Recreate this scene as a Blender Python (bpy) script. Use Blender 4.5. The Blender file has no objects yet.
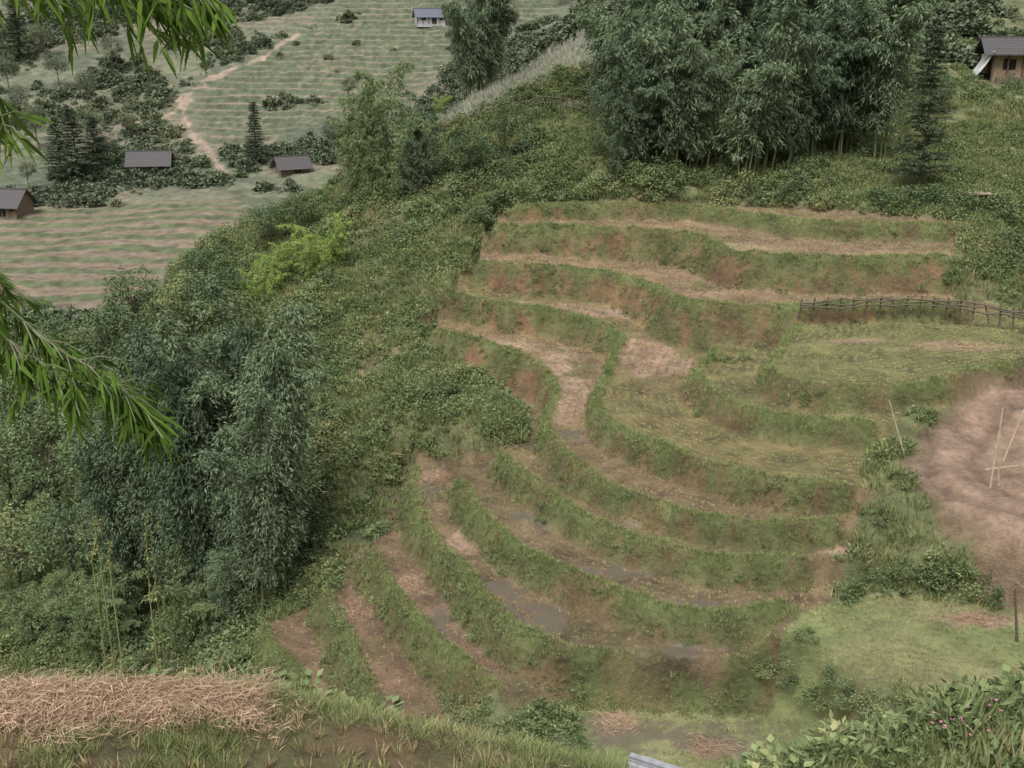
import bpy, math, random
import numpy as np
from mathutils import Vector, Matrix
rng=np.random.default_rng(7); random.seed(7)
sc=bpy.context.scene
# ------------------------------------------------------------ survey geometry (metres, viewpoint at origin)
PITCH=math.radians(18); FPX=1024*38/36.0
CP,SP=math.cos(PITCH),math.sin(PITCH)
def ray(px,py):
    u=(px-512)/FPX; v=-(py-384)/FPX
    return (u, CP+v*SP, -SP+v*CP)
def PZ(px,py,z):
    d=ray(px,py); t=z/d[2]; return (d[0]*t,d[1]*t,z)
def PY(px,py,Y):
    d=ray(px,py); t=Y/d[1]; return (d[0]*t,Y,d[2]*t)
def proj(P):
    x,y,z=P[:,0],P[:,1],P[:,2]
    dep=y*CP-z*SP; dep=np.maximum(dep,0.1)
    up=y*SP+z*CP
    return 512+FPX*x/dep, 384-FPX*up/dep, dep
# ------------------------------------------------------------ noise
def _h(xi,yi,s):
    v=np.sin(xi*127.1+yi*311.7+s*74.7)*43758.5453
    return v-np.floor(v)
def vnoise(x,y,s=0):
    xi=np.floor(x); yi=np.floor(y); fx=x-xi; fy=y-yi
    fx=fx*fx*(3-2*fx); fy=fy*fy*(3-2*fy)
    a=_h(xi,yi,s); b=_h(xi+1,yi,s); c=_h(xi,yi+1,s); d=_h(xi+1,yi+1,s)
    return (a*(1-fx)+b*fx)*(1-fy)+(c*(1-fx)+d*fx)*fy
def fbm(x,y,s=0,o=4):
    r=0; a=.5; t=0
    for i in range(o):
        r=r+a*vnoise(x*2**i+17*i,y*2**i+9*i,s+i); t+=a; a*=.5
    return r/t
def sstep(a,b,x):
    t=np.clip((x-a)/(b-a),0,1); return t*t*(3-2*t)
# ------------------------------------------------------------ grid
def seg(a,b,d): 
    n=max(1,int(round((b-a)/d))); return list(np.linspace(a,b,n,endpoint=False))
xs=np.array(seg(-400,-150,25)+seg(-150,-60,1.1)+seg(-60,-12,.45)+seg(-12,28,.13)+seg(28,50,1.0)+seg(50,150,5)+seg(150,400,25)+[400])
ys=np.array(seg(-60,2,3)+seg(2,7,.25)+seg(7,24,.16)+seg(24,66,.13)+seg(66,112,.4)+seg(112,262,.42)+seg(262,600,12)+[600])
GX,GY=np.meshgrid(xs,ys)
# ------------------------------------------------------------ terrace lips
LIPS={
'A':(-9.6,[(515,207),(600,205),(700,207),(770,218),(850,224),(985,226)]),
'B':(-10.4,[(497,226),(580,228),(660,232),(700,238),(728,250),(770,255),(850,258),(960,257)]),
'C':(-12.0,[(478,264,-11.8),(540,267,-11.8),(600,272),(650,285),(680,300),(740,307),(800,306),(870,303),(960,303)]),
'G':(-12.8,[(802,318),(785,342),(768,362),(775,377),(830,389),(900,388),(960,376),(1030,361)]),
'I':(-13.6,[(715,350),(696,375),(710,392),(760,412),(820,422),(868,424)]),
'H':(-14.5,[(455,297,-13.05),(530,308,-13.25),(590,320,-13.5),(622,338,-13.85),(612,360,-14.2),(600,385),(598,410),(620,430),(680,454),(760,478),(842,486)]),
'E':(-15.4,[(435,330,-14.2),(490,345,-14.45),(530,362,-14.75),(552,385,-15.1),(548,410),(545,432),(562,458),(600,482),(660,505),(740,525),(830,522)]),
'F':(-16.2,[(498,455),(540,490),(600,525),(700,558),(800,562)]),
'e':(-17.0,[(458,483),(480,515),(540,560),(640,602),(720,616),(787,605)]),
'd':(-17.9,[(412,468),(415,510),(440,547),(480,592),(530,636),(600,658),(700,668),(765,655)]),
'c':(-19.0,[(368,553),(385,580),(420,622),(460,660),(492,692)]),
'b':(-20.1,[(322,592),(345,640),(370,690),(376,718)]),
'a':(-21.2,[(258,628),(290,668),(302,700)]),
}
def catmull(P,n=7):
    P=[np.array(p,float) for p in P]
    Q=[2*P[0]-P[1]]+P+[2*P[-1]-P[-2]]
    out=[]
    for i in range(1,len(Q)-2):
        p0,p1,p2,p3=Q[i-1:i+3]
        for k in range(n):
            t=k/n
            out.append(.5*((2*p1)+(-p0+p2)*t+(2*p0-5*p1+4*p2-p3)*t*t+(-p0+3*p1-3*p2+p3)*t**3))
    out.append(P[-1]); return np.array(out)
lipw={}; ctrl=[]
for k,(z0,pts) in LIPS.items():
    W=[PZ(p[0],p[1],p[2] if len(p)>2 else z0) for p in pts]
    lipw[k]=catmull(W)
    for w in W: ctrl.append((w[0],w[1],w[2]-.35))
for p in [(350,300,58),(300,400,50),(330,480,44),(340,540,40.5),(450,380,48),(500,430,42.3),(450,440,43),(400,450,44),
 (370,380,51),(415,335,53.5),(400,300,59),(430,260,61),(450,220,65),(430,180,70),(350,230,68),(280,280,64),(240,330,60),(230,260,70),
 (430,150,76),(330,195,76),(220,240,73),(170,290,70),(460,110,86),(520,80,92),(590,40,100),(520,130,76),(600,120,78),(560,165,68),
 (640,185,64),(750,170,67),(880,185,64),(980,200,61),(1024,150,70),(960,110,78),(1000,88,85),(1024,75,92),(750,60,88),(900,60,88),
 (750,0,108),(950,0,108),(1024,0,110),(1024,250,55),(980,280,51),(1024,300,49.5),(860,480,34.3),(860,540,32),(860,590,31),
 (100,300,100),(0,300,100),(200,300,100),(100,215,140),(0,215,140),(220,215,135),(100,170,165),(0,170,165),(280,170,160),
 (200,100,195),(50,100,195),(380,100,190),(400,130,175),(200,40,222),(50,40,222),(420,25,225),(200,0,245),(400,0,238),(550,0,240),(500,40,215),(0,0,245)]:
    ctrl.append(PY(*p))
for p in [(1024,390,-13.6),(960,410,-14.0),(915,450,-14.3),(940,500,-14.8),(1024,550,-15.2),(1024,450,-14.2),(1024,500,-14.8),
 (900,592,-17.2),(1024,614,-17.2),(1024,660,-17.2),(880,650,-17.2),(600,725,-19.5),(780,725,-19.5),(680,765,-19.5)]:
    ctrl.append(PZ(*p))
ctrl+=[(0,0,-6),(0,12,-11.5),(0,18,-17),(-6,12,-12),(-6,18,-18),(-6,25,-22.3),(-12,30,-24.5),(-13,38,-24.5),(-12,22,-21.5),(-20,20,-20),
 (-20,30,-25),(-22,40,-26),(-25,50,-27),(8,12,-11.5),(8,17,-16),(8,21,-19),(14,16,-12),(14,22,-17),(20,20,-14),(25,30,-13.5),(20,12,-8),(30,20,-9),
 (-30,15,-15),(-40,30,-20),(-45,50,-24),(-30,70,-27),(-50,80,-26),(-40,100,-24.5),(-90,120,-24),(-90,80,-22),
 (-18,92,-20),(-8,95,-16),(-25,85,-21),(-35,95,-24),(-20,110,-23.5),(0,115,-18),(-30,76,-24),(-10,140,-20),
 (60,150,15),(20,150,10),(5,140,-2),(60,100,3),(60,60,-4),(40,45,-9),(35,60,-7),(45,30,-9),
 (0,300,26),(-150,300,28),(150,300,35),(-100,400,45),(0,600,60),(300,400,60),(-150,200,-5),(-150,120,-20),(200,200,25),(300,0,5),(-300,0,5),(0,-60,5),
 (-300,200,5),(-400,600,60),(400,600,60),(30,-30,2),(-30,-30,2),(1.9,14,-13.9)]
C=np.array(ctrl); S=40.0
def U(r2): return 0.5*r2*np.log(r2+1e-9)
n=len(C); D2=((C[:,None,:2]-C[None,:,:2])/S); D2=(D2**2).sum(-1)
K=U(D2)+np.eye(n)*2e-4
Pm=np.c_[np.ones(n),C[:,:2]/S]
A=np.block([[K,Pm],[Pm.T,np.zeros((3,3))]])
sol=np.linalg.solve(A,np.r_[C[:,2],0,0,0])
def base_h(x,y):
    x=x.ravel();y=y.ravel(); out=np.zeros(len(x))
    for i in range(0,len(x),40000):
        xx=x[i:i+40000]/S; yy=y[i:i+40000]/S
        r2=(xx[:,None]-C[None,:,0]/S)**2+(yy[:,None]-C[None,:,1]/S)**2
        out[i:i+40000]=U(r2)@sol[:n]+sol[n]+sol[n+1]*xx+sol[n+2]*yy
    return out
H=base_h(GX,GY).reshape(GX.shape)
H+= (fbm(GX/6,GY/6,3)-.5)*.9*sstep(14,22,GY)+(fbm(GX/1.3,GY/1.3,5)-.5)*.3
def pdist(X,Y,pl):
    best=np.full(X.shape,1e9); bz=np.zeros(X.shape)
    for a,b in zip(pl[:-1],pl[1:]):
        dx,dy=b[0]-a[0],b[1]-a[1]; L=dx*dx+dy*dy+1e-12
        t=np.clip(((X-a[0])*dx+(Y-a[1])*dy)/L,0,1)
        d=np.hypot(X-a[0]-t*dx,Y-a[1]-t*dy); m=d<best
        best=np.where(m,d,best)
        if len(a)>2: bz=np.where(m,a[2]+t*(b[2]-a[2]),bz)
    return best,bz
def inside(X,Y,pg):
    r=np.zeros(X.shape,bool); m=len(pg)
    for i in range(m):
        x1,y1=pg[i][:2]; x2,y2=pg[(i+1)%m][:2]
        if y1==y2: continue
        c=((Y<y1)!=(Y<y2))&(X<(x2-x1)*(Y-y1)/(y2-y1)+x1); r^=c
    return r
def sdist(X,Y,pg):
    pl=[p[:2] for p in pg]+[pg[0][:2]]
    d,_=pdist(X,Y,[np.array(p) for p in pl]); i=inside(X,Y,pg)
    return np.where(i,d,-d)
sub=(GX>-14)&(GX<34)&(GY>23)&(GY<72)
sx,sy=GX[sub],GY[sub]
best=np.full(sx.shape,-1e9); lev=np.zeros(sx.shape,int); din=np.zeros(sx.shape)
names=list(LIPS)
wob=(fbm(sx/1.8,sy/1.8,11)-.5)*1.0+(fbm(sx/.5,sy/.5,12)-.5)*.3
slp=1.5+.9*fbm(sx/2.5,sy/2.5,14)
for li,k in enumerate(names):
    L=lipw[k]; d,z=pdist(sx,sy,L)
    pg=[tuple(p) for p in L]+[(60,L[-1][1]),(60,85),(L[0][0],85)]
    s_=np.where(inside(sx,sy,pg),d,-d)+wob*.45
    hz=np.where(s_>0, z+.13*np.exp(-((s_-.12)/.14)**2)-.02*np.minimum(s_,2), z+.06+slp*s_)
    m=hz>best; best=np.where(m,hz,best); lev=np.where(m,li,lev); din=np.where(m,s_,din)
best+=(fbm(sx/.45,sy/.45,21)-.5)*np.where(din>.25,.06,.28)
MASKP=[(495,200,-9.4),(480,240,-11),(462,268,-12.2),(440,300,-13.3),(422,328,-14.4),(470,355,-14.8),(515,380,-15.3),(530,410,-15.7),(522,438,-15.9),(485,448,-16.3),(440,458,-17.5),(403,460,-18),(398,520,-18.5),(358,548,-19),(345,578,-19.5),(314,588,-20.2),(290,613,-21),(250,622,-21.3),(278,672,-21.7),(300,702,-21.9),(378,728,-20.6),(500,712,-19.8),(600,716,-19.4),(720,718,-19.4),(790,682,-18.6),(800,640,-17.6),(797,615,-17.2),(835,570,-16.5),(850,530,-15.6),(858,500,-14.9),(862,470,-14.5),(880,440,-14.2),(930,408,-13.7),(1000,385,-13.3),(1070,370,-13),(1070,326,-12.7),(985,314,-12.5),(950,300,-12),(945,258,-10.5),(970,222,-9.6),(760,201,-9.3),(600,198,-9.3)]
mp=[PZ(*p) for p in MASKP]
msd=sdist(sx,sy,mp)+wob*1.0
w=sstep(-.9,.35,msd)
CLS=np.zeros(GX.shape,int); LEV=np.full(GX.shape,-1); DIN=np.zeros(GX.shape)
Hs=H[sub]*(1-w)+best*w; H[sub]=Hs
c=np.where(w>.6,np.where(din>.22,1,2),0); CLS[sub]=c; LEV[sub]=lev; DIN[sub]=din
def pad(poly,z,cls,soft=.6,plane=None):
    pg=[PZ(p[0],p[1],z) for p in poly]; pl=catmull(pg+[pg[0]],5)
    s=sub|((GX>-14)&(GX<40)&(GY>14)&(GY<60)); X,Y=GX[s],GY[s]
    sd=sdist(X,Y,[tuple(p) for p in pl])+(fbm(X/.8,Y/.8,31)-.5)*.4
    ww=sstep(-soft,0.05,sd)
    H[s]=H[s]*(1-ww)+(z+.1*np.exp(-(sd/.22)**2)+(fbm(X,Y,8)-.5)*.05)*ww
    cc=CLS[s]; cc[sd>.15]=cls; CLS[s]=cc; dd=DIN[s]; dd[sd>.15]=(sd[sd>.15]); DIN[s]=dd
pad([(770,650),(790,618),(830,602),(900,592),(1024,612),(1090,640),(1060,700),(960,705),(880,684),(800,664)],-17.2,4)
pad([(565,706),(640,712),(720,714),(800,712),(835,745),(800,790),(560,790)],-19.5,4)
# dirt track
track=[(1050,376,-13.5),(1000,388,-13.7),(960,406,-14.0),(928,432,-14.2),(902,464,-14.4),(915,492,-14.7),(960,524,-14.95),(1005,550,-15.2),(1070,575,-15.5),(1250,570,-15.5),(1250,380,-13.6)]
tp=[PZ(*p) for p in track]
s=(GX>8)&(GX<50)&(GY>22)&(GY<55); X,Y=GX[s],GY[s]
TSD=np.full(GX.shape,-9.); TSD[s]=sdist(X,Y,tp)+(fbm(X/1.0,Y/1.0,41)-.5)*.8
CLS[TSD>0]=3
rutc=[PZ(*p) for p in [(1050,384,-13.6),(1000,402,-13.9),(962,432,-14.2),(952,470,-14.5),(990,505,-14.9),(1060,535,-15.3)]]
rd,_=pdist(X,Y,catmull(rutc,5)); RUT=np.full(GX.shape,9.); RUT[s]=rd+(fbm(X/1.0,Y/1.0,43)-.5)*.5
H-=(.12*np.exp(-((RUT-.8)/.18)**2)+.06*fbm(GX/.6,GY/.6,44))*(TSD>0)
# foreground shelf and banks
def shelf(poly3,slope,cls,lo=2,hi=26):
    pl=poly3; s=(GY>-5)&(GY<hi)&(np.abs(GX)<30); X,Y=GX[s],GY[s]
    sd=sdist(X,Y,[tuple(p) for p in pl])+(fbm(X/1.1,Y/1.1,51)-.5)*.5
    z=pl[0][2]
    hz=np.where(sd>0,z+(fbm(X/.4,Y/.4,52)-.5)*.1,z+slope*sd)
    m=hz>H[s]; h=H[s]; h[m]=hz[m]; H[s]=h
    cc=CLS[s]; cc[m&(sd>.1)]=cls; cc[m&(sd<=.1)]=0; CLS[s]=cc
L1=[PZ(a,b,-5.5) for a,b in [(-260,698),(-60,692),(0,690),(70,686),(130,682),(200,686),(300,696),(400,718),(500,744),(560,758),(620,776)]]
shelf(L1+[(1.2,3,-5.5),(-9,3,-5.5)],1.1,5)
L2=[PZ(a,b,-8.2) for a,b in [(760,810),(850,768),(930,740),(1024,706),(1200,660)]]
shelf(L2+[(20,8,-8.2),(20,2,-8.2),(2.5,2,-8.2)],1.0,0)
s=(GY>4)&(GY<10)&(GX>-8)&(GX<2); X,Y=GX[s],GY[s]
mound=[PZ(a,b,-5.5) for a,b in [(-200,712),(-60,708),(40,702),(140,698),(215,700),(250,706)]]
dm,_=pdist(X,Y,[np.array(p) for p in mound]); MD=np.full(GX.shape,9.); MD[s]=dm+(fbm(X/.5,Y/.5,55)-.5)*.8
H[s]+=.07*np.exp(-(MD[s]/.2)**2)
s=GY<6.5; H[s]=np.maximum(H[s],-1.7-.85*GY[s])
# ------------------------------------------------------------ lookup
def hgt(x,y,G=None):
    G=H if G is None else G
    x=np.asarray(x,float); y=np.asarray(y,float)
    i=np.clip(np.searchsorted(xs,x)-1,0,len(xs)-2); j=np.clip(np.searchsorted(ys,y)-1,0,len(ys)-2)
    fx=(x-xs[i])/(xs[i+1]-xs[i]); fy=(y-ys[j])/(ys[j+1]-ys[j])
    return (G[j,i]*(1-fx)+G[j,i+1]*fx)*(1-fy)+(G[j+1,i]*(1-fx)+G[j+1,i+1]*fx)*fy
def near(x,y,G):
    i=np.clip(np.searchsorted(xs,x),0,len(xs)-1); j=np.clip(np.searchsorted(ys,y),0,len(ys)-1); return G[j,i]
def hit(px,py,tmin=12):
    d=ray(px,py); t=np.arange(tmin,420,.05); X,Y,Z=d[0]*t,d[1]*t,d[2]*t
    h=hgt(X,Y); k=np.argmax(Z<h)
    return np.array([X[k],Y[k],h[k]])
# far terracing
def terr(mask,f,step,lo=.62):
    fl=np.floor(f); fr=f-fl; t=sstep(lo,1,fr)
    H[:]=H+mask*step*(t-fr); return fr
m1=(sstep(94,97,GY)*(1-sstep(143,147,GY)))*(GX<-.25*GY)
tz=[tuple(hit(*p)[:2]) for p in [(195,150),(185,118),(200,85),(250,62),(305,30),(330,2)]]+[(-30,262),(20,262)]+[tuple(hit(*p)[:2]) for p in [(560,4),(500,40),(440,75),(420,110),(330,120),(250,150)]]
far=(GY>150)&(GX>-150)&(GX<60)
TZ=np.full(GX.shape,-50.); TZ[far]=sdist(GX[far],GY[far],tz)
m2=np.maximum(sstep(-2,3,TZ+(fbm(GX/9,GY/9,72)-.5)*10), .5*sstep(.46,.56,fbm(GX/30,GY/30,71,2)))*sstep(155,168,GY)*(1-sstep(258,264,GY))*(GX<60)
fr1=terr(m1,(GY+(fbm(GX/30,GY/30,61)-.5)*7+(fbm(GX/6,GY/6,64)-.5)*1.2+GX*.05)/4.4,.4,.76)
fr2=terr(m2,H/.95+(fbm(GX/24,GY/24,62)-.5)*2.2+(fbm(GX/6,GY/6,65)-.5)*.6,.95,.62)
# ------------------------------------------------------------ ground colours
def mixc(a,b,t): return a*(1-t[...,None])+np.array(b)*t[...,None]
N1=fbm(GX/2.2,GY/2.2,81); N2=fbm(GX/.5,GY/.5,82); N3=fbm(GX/9,GY/9,83)
col=np.zeros(GX.shape+(3,)); 
col=mixc(np.broadcast_to(np.array((.13,.15,.068)),col.shape),(.19,.205,.095),sstep(.35,.65,N1))
col=mixc(col,(.23,.17,.105),sstep(.54,.68,N2*.5+N3*.5)*.8)
lvcol={'A':(.235,.175,.105),'B':(.275,.19,.125),'C':(.285,.19,.125),'G':(.19,.18,.078),'I':(.20,.17,.08),'H':(.21,.17,.08),'E':(.235,.165,.095),
 'F':(.195,.15,.08),'e':(.20,.15,.085),'d':(.185,.135,.08),'c':(.215,.145,.095),'b':(.22,.145,.095),'a':(.20,.135,.085)}
for li,k in enumerate(names):
    m=((CLS==1)&(LEV==li)); v=np.array(lvcol[k])
    cc=v*(.5+.9*N2[m])[:,None]; t=sstep(.5,.7,N1[m])[:,None]*.5; col[m]=cc*(1-t)+np.array((.135,.13,.06))*t
m=(CLS==2)
soil=np.array((.20,.135,.075)); gr=np.array((.14,.17,.065))
t=sstep(.46,.62,N2*.5+N1*.5)[m][:,None]; dd=np.clip(-DIN[m]/.5,0,1)[:,None]
t=np.clip(t*.6+dd*.4,0,1); cc=gr*(1-t)+soil*t; col[m]=cc
RED=(CLS==2)&(GY>44)&(DIN<-.12)&(fbm(GX/2.5,GY/2.5,85)*.7+N2*.3>.56); m=RED; col[m]=col[m]*.45+np.array((.25,.135,.08))*.55
m=(CLS==3); tt=sstep(0,.7,TSD[m])[:,None]
pc=np.array((.36,.25,.18))[None]*(.5+.65*N2[m]+.35*N1[m])[:,None]
rr=np.exp(-((RUT[m]-.8)/.25)**2)[:,None]; pc=pc*(1-.35*rr); pc=pc*(1-.25*sstep(.5,.62,N3[m])[:,None])
col[m]=np.array((.20,.16,.09))*(1-tt)+pc*tt
m=(CLS==4); t=sstep(.3,.7,N1[m])[:,None]; col[m]=np.array((.21,.24,.10))*(1-t)+np.array((.28,.27,.13))*t
m=(CLS==5); t=sstep(.3,.7,N2[m])[:,None]; col[m]=np.array((.19,.135,.075))*(1-t)+np.array((.15,.14,.065))*t
m=MD<.2; col[m]=(.36,.25,.16)
def patch(px,py,z,rx,ry,c=(.41,.28,.21),cl=(1,4),st=.8):
    p=PZ(px,py,z); s=(np.abs(GX-p[0])<rx*2)&(np.abs(GY-p[1])<ry*2)
    r=np.hypot((GX[s]-p[0])/rx,(GY[s]-p[1])/ry)+(N2[s]-.5)*1.8+(N1[s]-.5)*.8
    t=(1-sstep(.5,1.1,r))*st*np.isin(CLS[s],cl)
    col[s]=mixc(col[s],c,t)
for a in [(570,400,-15.4,1.0,3.2),(560,368,-15.1,1.2,2),(500,345,-14.5,2.5,1.5),(655,365,-14.4,1.6,2.0),(640,350,-14.1,2,1),(465,545,-17.9,.6,1.4),(435,475,-17.9,.6,.8),(410,585,-19,.4,.8),(590,310,-13.4,2,1),(520,303,-13.2,2,.8),
 (690,295,-12,2,1.2),(620,280,-12,2,1),(540,266,-11.9,3,.6),(750,247,-10.4,2.4,1.6),(880,253,-10.4,3,.8),(960,345,-12.8,2.5,.8),(860,340,-12.8,1.5,.5),(620,722,-19.5,.7,.8),(705,748,-19.5,.8,.5),(985,620,-17.2,1.5,.5),(830,545,-16,.5,.3),(640,525,-16.2,.8,.3)]: patch(*a)
# far colours, paled and greyed: aerial haze is painted into the ground colour
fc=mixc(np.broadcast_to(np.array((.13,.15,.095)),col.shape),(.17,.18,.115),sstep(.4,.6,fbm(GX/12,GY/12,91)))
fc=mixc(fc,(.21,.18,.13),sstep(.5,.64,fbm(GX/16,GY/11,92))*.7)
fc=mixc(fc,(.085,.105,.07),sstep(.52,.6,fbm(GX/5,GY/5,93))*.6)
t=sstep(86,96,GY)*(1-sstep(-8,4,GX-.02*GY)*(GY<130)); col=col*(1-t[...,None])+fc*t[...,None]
v1=np.clip(.5+.9*fbm(GX/5,GY/2,96),0,1)
col=mixc(col,(.24,.185,.135),m1*(fr1<.74)*.95*v1); col=mixc(col,(.115,.14,.07),m1*(fr1>=.74)*.85)
col=mixc(col,(.245,.20,.145),m2*(fr2<.6)*.85*v1); col=mixc(col,(.105,.125,.075),m2*(fr2>=.6)*.9*v1)
# pale feather-grass hillside on spur shoulder
pg=[PY(*p)[:2] for p in [(445,118,84),(470,130,80),(600,82,88),(640,30,100),(620,0,112),(560,10,108)]]
s=(GX>-14)&(GX<20)&(GY>72)&(GY<125); sd=sdist(GX[s],GY[s],pg); col[s]=mixc(col[s],(.31,.31,.25),sstep(-1,1.5,sd)*.9*(.5+.5*N2[s]))
# foot trail on far hill
tr=[hit(*p)[:2] for p in [(302,34),(285,42),(262,58),(235,68),(205,80),(190,92),(182,108),(166,118)]]
tr2=[hit(*p)[:2] for p in [(182,108),(186,125),(196,138),(210,152),(222,172)]]
tr3=[hit(*p)[:2] for p in [(205,85),(160,110),(120,130),(95,150)]]
s=(GY>120)&(GY<262)&(GX<20)
for T,wd in ((tr,.5),(tr2,.6),(tr3,.3)):
    d,_=pdist(GX[s],GY[s],T); d=d+(fbm(GX[s]/2.5,GY[s]/2.5,95)-.5)*2.6
    col[s]=mixc(col[s],(.35,.27,.21),(1-sstep(wd*.6,wd*1.5,d))*.9)
wet=np.zeros(GX.shape)
for a,b,z,rx,ry in [(545,614,-17.9,.9,1.2),(510,585,-17.9,.6,1.3),(575,434,-15.4,.5,.9),(640,525,-16.2,2,.3),(600,572,-17,1.6,.5),(700,603,-17,1.4,.25),(425,487,-17.9,.5,1.2),(650,738,-19.5,3,.8),(440,620,-19,.3,1.2),(680,650,-17.9,1.5,.3),(540,520,-17,.8,.8)]:
    p=PZ(a,b,z); r=np.hypot((GX-p[0])/rx,(GY-p[1])/ry)+(N2-.5)*2.6; wet=np.maximum(wet,(1-sstep(.5,1.1,r))*.85*np.isin(CLS,(1,4)))
# ------------------------------------------------------------ mesh helpers
def mesh_from(name,V,Q,mats=(),mi=None,smooth=False):
    me=bpy.data.meshes.new(name); V=np.asarray(V,np.float32); Q=np.asarray(Q,np.int32)
    me.vertices.add(len(V)); me.vertices.foreach_set('co',V.ravel())
    me.loops.add(Q.size); me.loops.foreach_set('vertex_index',Q.ravel())
    me.polygons.add(len(Q)); me.polygons.foreach_set('loop_start',np.arange(len(Q),dtype=np.int32)*4)
    for m in mats: me.materials.append(m)
    if mi is not None: me.polygons.foreach_set('material_index',np.asarray(mi,np.int32))
    me.polygons.foreach_set('use_smooth',np.full(len(Q),smooth))
    me.update(calc_edges=True); return me
def link(o,parent=None):
    sc.collection.objects.link(o)
    if parent is not None: o.parent=parent
    return o
class MB:
    def __init__(s): s.V=[];s.Q=[];s.M=[];s.n=0
    def add(s,V,Q,m=0):
        V=np.asarray(V,float);Q=np.asarray(Q,int); s.V.append(V); s.Q.append(Q+s.n); s.M.append(np.full(len(Q),m)); s.n+=len(V)
    def leaves(s,Cn,D,L,W,m=0,nrm=None,fold=0):
        Cn=np.asarray(Cn,float);D=np.asarray(D,float); D=D/np.linalg.norm(D,axis=1,keepdims=True)
        k=len(Cn)
        if nrm is None: nrm=rng.normal(size=(k,3))+np.array((0,0,.8))
        sd=np.cross(D,nrm); sd/=np.linalg.norm(sd,axis=1,keepdims=True)+1e-9
        L=np.broadcast_to(L,(k,))[:,None];W=np.broadcast_to(W,(k,))[:,None]
        mid=Cn+D*L*.4
        tip=Cn+D*L; tip[:,2]-=L[:,0]*.15
        V=np.stack([Cn,mid+sd*W/2,tip,mid-sd*W/2],1).reshape(-1,3)
        s.add(V,np.arange(4*k).reshape(k,4),m)
    def tube(s,P,R,sides=5,m=0):
        P=np.asarray(P,float); k=len(P); R=np.broadcast_to(R,(k,))
        T=np.gradient(P,axis=0); T/=np.linalg.norm(T,axis=1,keepdims=True)+1e-9
        up=np.array((1.,.13,.07)) if abs(T[0][2])>.6 else np.array((0,0,1.))
        a=np.cross(T,up); a/=np.linalg.norm(a,axis=1,keepdims=True)+1e-9; b=np.cross(T,a)
        th=np.arange(sides)*2*math.pi/sides
        V=(P[:,None]+R[:,None,None]*(np.cos(th)[None,:,None]*a[:,None]+np.sin(th)[None,:,None]*b[:,None])).reshape(-1,3)
        Q=[(i*sides+j,i*sides+(j+1)%sides,(i+1)*sides+(j+1)%sides,(i+1)*sides+j) for i in range(k-1) for j in range(sides)]
        s.add(V,Q,m)
    def box(s,c,d,m=0,rz=0,rx=0):
        v=np.array([(x,y,z) for x in(-.5,.5) for y in(-.5,.5) for z in(-.5,.5)])*np.array(d)
        R=np.array(Matrix.Rotation(rz,3,'Z')@Matrix.Rotation(rx,3,'X')); v=v@R.T+np.array(c)
        s.add(v,[(0,1,3,2),(4,6,7,5),(0,4,5,1),(2,3,7,6),(0,2,6,4),(1,5,7,3)],m)
    def mesh(s,name,mats,smooth=False): return mesh_from(name,np.concatenate(s.V),np.concatenate(s.Q),mats,np.concatenate(s.M),smooth)
# ------------------------------------------------------------ materials
def newmat(name):
    m=bpy.data.materials.new(name); m.use_nodes=True; nt=m.node_tree; nt.nodes.clear()
    return m,nt,nt.nodes.new,nt.links.new
def leafmat(name,c1,c2,c3=None,trans=0,nscale=.25):
    m,nt,N,Lk=newmat(name)
    out=N('ShaderNodeOutputMaterial'); p=N('ShaderNodeBsdfDiffuse')
    oi=N('ShaderNodeObjectInfo'); g=N('ShaderNodeNewGeometry'); no=N('ShaderNodeTexNoise'); no.inputs['Scale'].default_value=nscale; no.inputs['Detail'].default_value=1
    Lk(g.outputs['Position'],no.inputs['Vector'])
    ad=N('ShaderNodeMath'); ad.operation='MULTIPLY_ADD'; Lk(oi.outputs['Random'],ad.inputs[0]); ad.inputs[1].default_value=.5; 
    mr=N('ShaderNodeMapRange'); Lk(no.outputs['Fac'],mr.inputs[0]); mr.inputs[1].default_value=.3; mr.inputs[2].default_value=.7; mr.inputs[3].default_value=-.1; mr.inputs[4].default_value=.6
    Lk(mr.outputs[0],ad.inputs[2])
    cr=N('ShaderNodeValToRGB'); cr.color_ramp.elements[0].color=(*c1,1); cr.color_ramp.elements[1].color=(*c2,1); cr.color_ramp.elements[0].position=.1; cr.color_ramp.elements[1].position=.8
    if c3: e=cr.color_ramp.elements.new(.97); e.color=(*c3,1)
    Lk(ad.outputs[0],cr.inputs[0])
    ri=N('ShaderNodeMath'); ri.operation='MULTIPLY_ADD'; Lk(g.outputs['Random Per Island'],ri.inputs[0]); ri.inputs[1].default_value=.8; ri.inputs[2].default_value=.6
    mx=N('ShaderNodeVectorMath'); mx.operation='SCALE'; Lk(cr.outputs[0],mx.inputs[0]); Lk(ri.outputs[0],mx.inputs['Scale'])
    Lk(mx.outputs[0],p.inputs['Color'])
    if trans>0:
        tr=N('ShaderNodeBsdfTranslucent'); Lk(mx.outputs[0],tr.inputs[0]); ms=N('ShaderNodeMixShader'); ms.inputs[0].default_value=trans
        Lk(p.outputs[0],ms.inputs[1]); Lk(tr.outputs[0],ms.inputs[2]); Lk(ms.outputs[0],out.inputs[0])
    else: Lk(p.outputs[0],out.inputs[0])
    return m
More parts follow.
